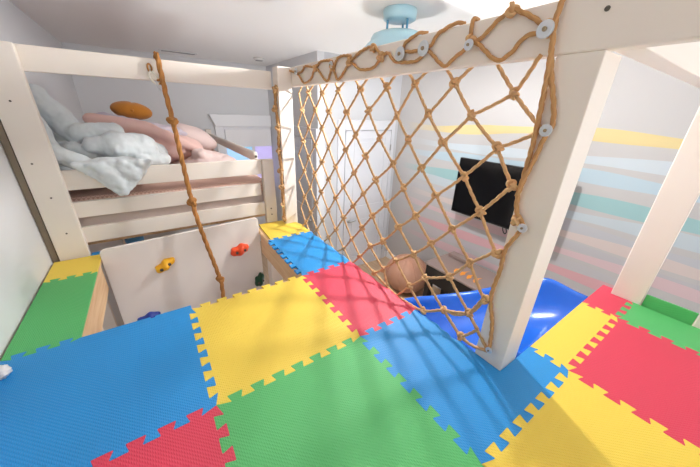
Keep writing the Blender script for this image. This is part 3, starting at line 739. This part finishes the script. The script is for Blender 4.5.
# ------------------------------------------------------------------ blue slide: banked chute curving away below the platform edge
sl = empty('slide', (1.5, -.2, FZ), 'glossy blue plastic slide curving down beside the platform edge', 'slide')
RIM = [(0, -.05), (10, -.025), (20, -.115), (30, -.22), (40, -.305), (50, -.35), (60, -.375), (90, -.37), (120, -.50), (150, -.75)]
FLO = [(0, -.24), (30, -.42), (60, -.60), (90, -.78), (120, -.97), (150, -1.15)]
def lerp(tab, a):
    for (a0, z0), (a1, z1) in zip(tab, tab[1:]):
        if a <= a1: return z0+(z1-z0)*(a-a0)/(a1-a0)
    return tab[-1][1]
def chute(n=60):
    """banked trough: the floor drops round the bend while the outer wall stays tall"""
    CX, CY, RC = 1.16, -.36, .45
    P_ = [(-.36, .30), (-.345, .42), (-.325, .42), (-.30, .20), (-.24, .04), (-.12, 0), (0, 0), (.12, .02), (.22, .12), (.295, .38), (.34, .72), (.36, .94), (.375, 1.0), (.40, .99), (.415, .90)]
    vs = []; fs = []; k = len(P_)
    for i in range(n+1):
        a = -8+158*i/n; ad = max(a, 0); ang = math.radians(ad)
        c = Vector((CX+RC*math.cos(ang), CY+RC*math.sin(ang)+(a/8*.07 if a < 0 else 0), 0))
        rad = Vector((math.cos(ang), math.sin(ang), 0)); f, r_ = lerp(FLO, ad), lerp(RIM, ad)
        for (u, g_) in P_:
            top = r_ if u > 0 else f+.30
            vs.append(c+rad*u+Vector((0, 0, f+(top-f)*g_)))
    for i in range(n):
        fs += [(i*k+q, i*k+q+1, (i+1)*k+q+1, (i+1)*k+q) for q in range(k-1)]
    return MB().add(vs, fs)
o = chute().build('chute', M['slide'], sl, smooth=True)
so = o.modifiers.new('solid', 'SOLIDIFY'); so.thickness = .008
sb = o.modifiers.new('sub', 'SUBSURF'); sb.levels = 1; sb.render_levels = 1
MB().tube([(1.16+.45*math.cos(1.9), -.36+.45*math.sin(1.9), FZ), (1.16+.45*math.cos(1.9), -.36+.45*math.sin(1.9), -.95)], .05, 20).build('support_leg', M['slide'], sl, smooth=True)

# ------------------------------------------------------------------ television, pouf, play table
tv = empty('television', (3.29, .93, .08), 'flat black television hung on the striped wall behind the net', 'television')
MB().box(3.09, .262, -.21, 3.13, 1.375, .468).build('tv_body', M['tvb'], tv, bevel=.004)
MB().box(3.087, .272, -.195, 3.0905, 1.365, .460).build('screen', M['tv'], tv)
MB().box(3.131, .72, .0, 3.16, 1.0, .25).box(3.16, .80, .09, 3.33, .92, .15).box(3.33, .72, .0, 3.349, 1.0, .25).build('wall_bracket', M['tvb'], tv)
MB().tube(spline([(3.12, .66, -.20), (3.13, .64, -.26), (3.14, .66, -.29), (3.16, .70, -.26), (3.18, .73, -.15)], .02), .006, 8).build('power_cable', M['tvb'], tv, smooth=True)

pf = empty('pouf', (2.88, 1.8, FZ), 'tan leather pouf on the floor below the net, beside the black table', 'pouf')
def pfn(u):
    a = math.atan2(u.y, u.x); return 1+.035*abs(math.cos(4*a))-.02
MB().ell((2.88, 1.8, FZ+.28), (.33, .33, .285), (0, 0, 0), 48, 24, fn=pfn).build('cover', M['pouf'], pf, smooth=True)
MB().lathe([(.05, FZ+.545), (.045, FZ+.572), (.005, FZ+.575)], 20, (2.88, 1.8, 0)).build('top_button', M['pouf'], pf, smooth=True)
for k in range(8):
    a = k*PI/4+PI/8
    MB().tube([(2.88+.325*math.sin(p)*math.cos(a), 1.8+.325*math.sin(p)*math.sin(a), FZ+.28+.282*math.cos(p)) for p in [.15+i*.25 for i in range(10)]], .008, 6).build('piping', M['pouf'], pf, smooth=True)

gt = empty('game_table', (2.98, .95, FZ), 'black game table with taupe lid and orange flame decals', 'game table')
MB().box(2.72, .55, -1.12, 3.22, 1.34, -.885).build('cabinet', M['black'], gt, bevel=.008)
MB().box(2.70, .53, -.884, 3.24, 1.36, -.855).build('lid', M['lid'], gt, bevel=.01, seg=3)
MB().box(3.10, 1.0, -.854, 3.22, 1.3, -.80).build('score_box', M['lid'], gt, bevel=.012, seg=3)
for (x, y) in ((2.77, .60), (3.17, .60), (2.77, 1.29), (3.17, 1.29)):
    MB().box(x-.04, y-.04, FZ, x+.04, y+.04, -1.121).build('leg', M['black'], gt, bevel=.005)
for q in range(4):
    y0 = .70+q*.09
    fp = [(2.80, y0), (2.86+.01*q, y0-.012), (2.92, y0+.01), (2.99, y0+.004), (2.93, y0+.028), (2.90, y0+.05), (2.84, y0+.034)]
    MB().prism(fp, -.8549, -.8535).build('flame_decal', M['flame'], gt)

# ------------------------------------------------------------------ light
def light(name, kind, loc, energy, colr=(1, 1, 1), rot=None, **kw):
    l = bpy.data.lights.new(name, kind); l.energy = energy; l.color = colr
    for k, v_ in kw.items(): setattr(l, k, v_)
    o = bpy.data.objects.new(name, l); col.objects.link(o); o.location = loc
    if rot: o.rotation_euler = rot
    return o
light('lamp_light', 'POINT', (LX, LY-.22, CZ-.315), 116, (1, .98, .96), shadow_soft_size=.05)
light('ceiling_fill_spot', 'SPOT', (1.75, 1.55, -1.5), 175, (.95, .98, 1), (PI, .0, 0), spot_size=math.radians(125), spot_blend=1.0, shadow_soft_size=.25)  # unseen spot added to brighten the ceiling; it has no fixture
wd = bpy.data.worlds.new('daylight'); sc.world = wd; wd.use_nodes = True
wn = wd.node_tree.nodes; wl = wd.node_tree.links; bg = wn['Background']
tc = wn.new('ShaderNodeTexCoord'); sx = wn.new('ShaderNodeSeparateXYZ'); wl.new(tc.outputs['Generated'], sx.inputs[0])
rm = wn.new('ShaderNodeValToRGB'); mr = wn.new('ShaderNodeMapRange'); mr.inputs['From Min'].default_value = -1
wl.new(sx.outputs['Z'], mr.inputs['Value']); wl.new(mr.outputs[0], rm.inputs[0])
rm.color_ramp.elements[0].position = .45; rm.color_ramp.elements[0].color = (.96, .98, 1, 1)     # lower half, brightened as added fill for the ceiling
rm.color_ramp.elements[1].position = .55; rm.color_ramp.elements[1].color = (.22, .25, .28, 1)   # sky
wl.new(rm.outputs[0], bg.inputs[0]); bg.inputs[1].default_value = 2.8

# ------------------------------------------------------------------ camera
cam = bpy.data.cameras.new('camera'); co = bpy.data.objects.new('camera', cam); col.objects.link(co)
cam.sensor_width = 36; cam.lens = 281.98/700*36; cam.clip_start = .02
r0 = Vector((0.82676503, -0.56159179, 0.03277568)); r1 = Vector((-0.19623412, -0.34251478, -0.9187904)); r2 = Vector((0.5272113, 0.75319206, -0.39338271))
mw = Matrix(((r0.x, -r1.x, -r2.x, -.01484), (r0.y, -r1.y, -r2.y, -.77281), (r0.z, -r1.z, -r2.z, .92164), (0, 0, 0, 1)))
co.matrix_world = mw
sc.camera = co
sc.cycles.diffuse_bounces = 8
sc.view_settings.view_transform = 'Standard'; sc.view_settings.look = 'None'; sc.view_settings.gamma = 1
sc.view_settings.use_curve_mapping = False
sc.view_settings.exposure = 0.03
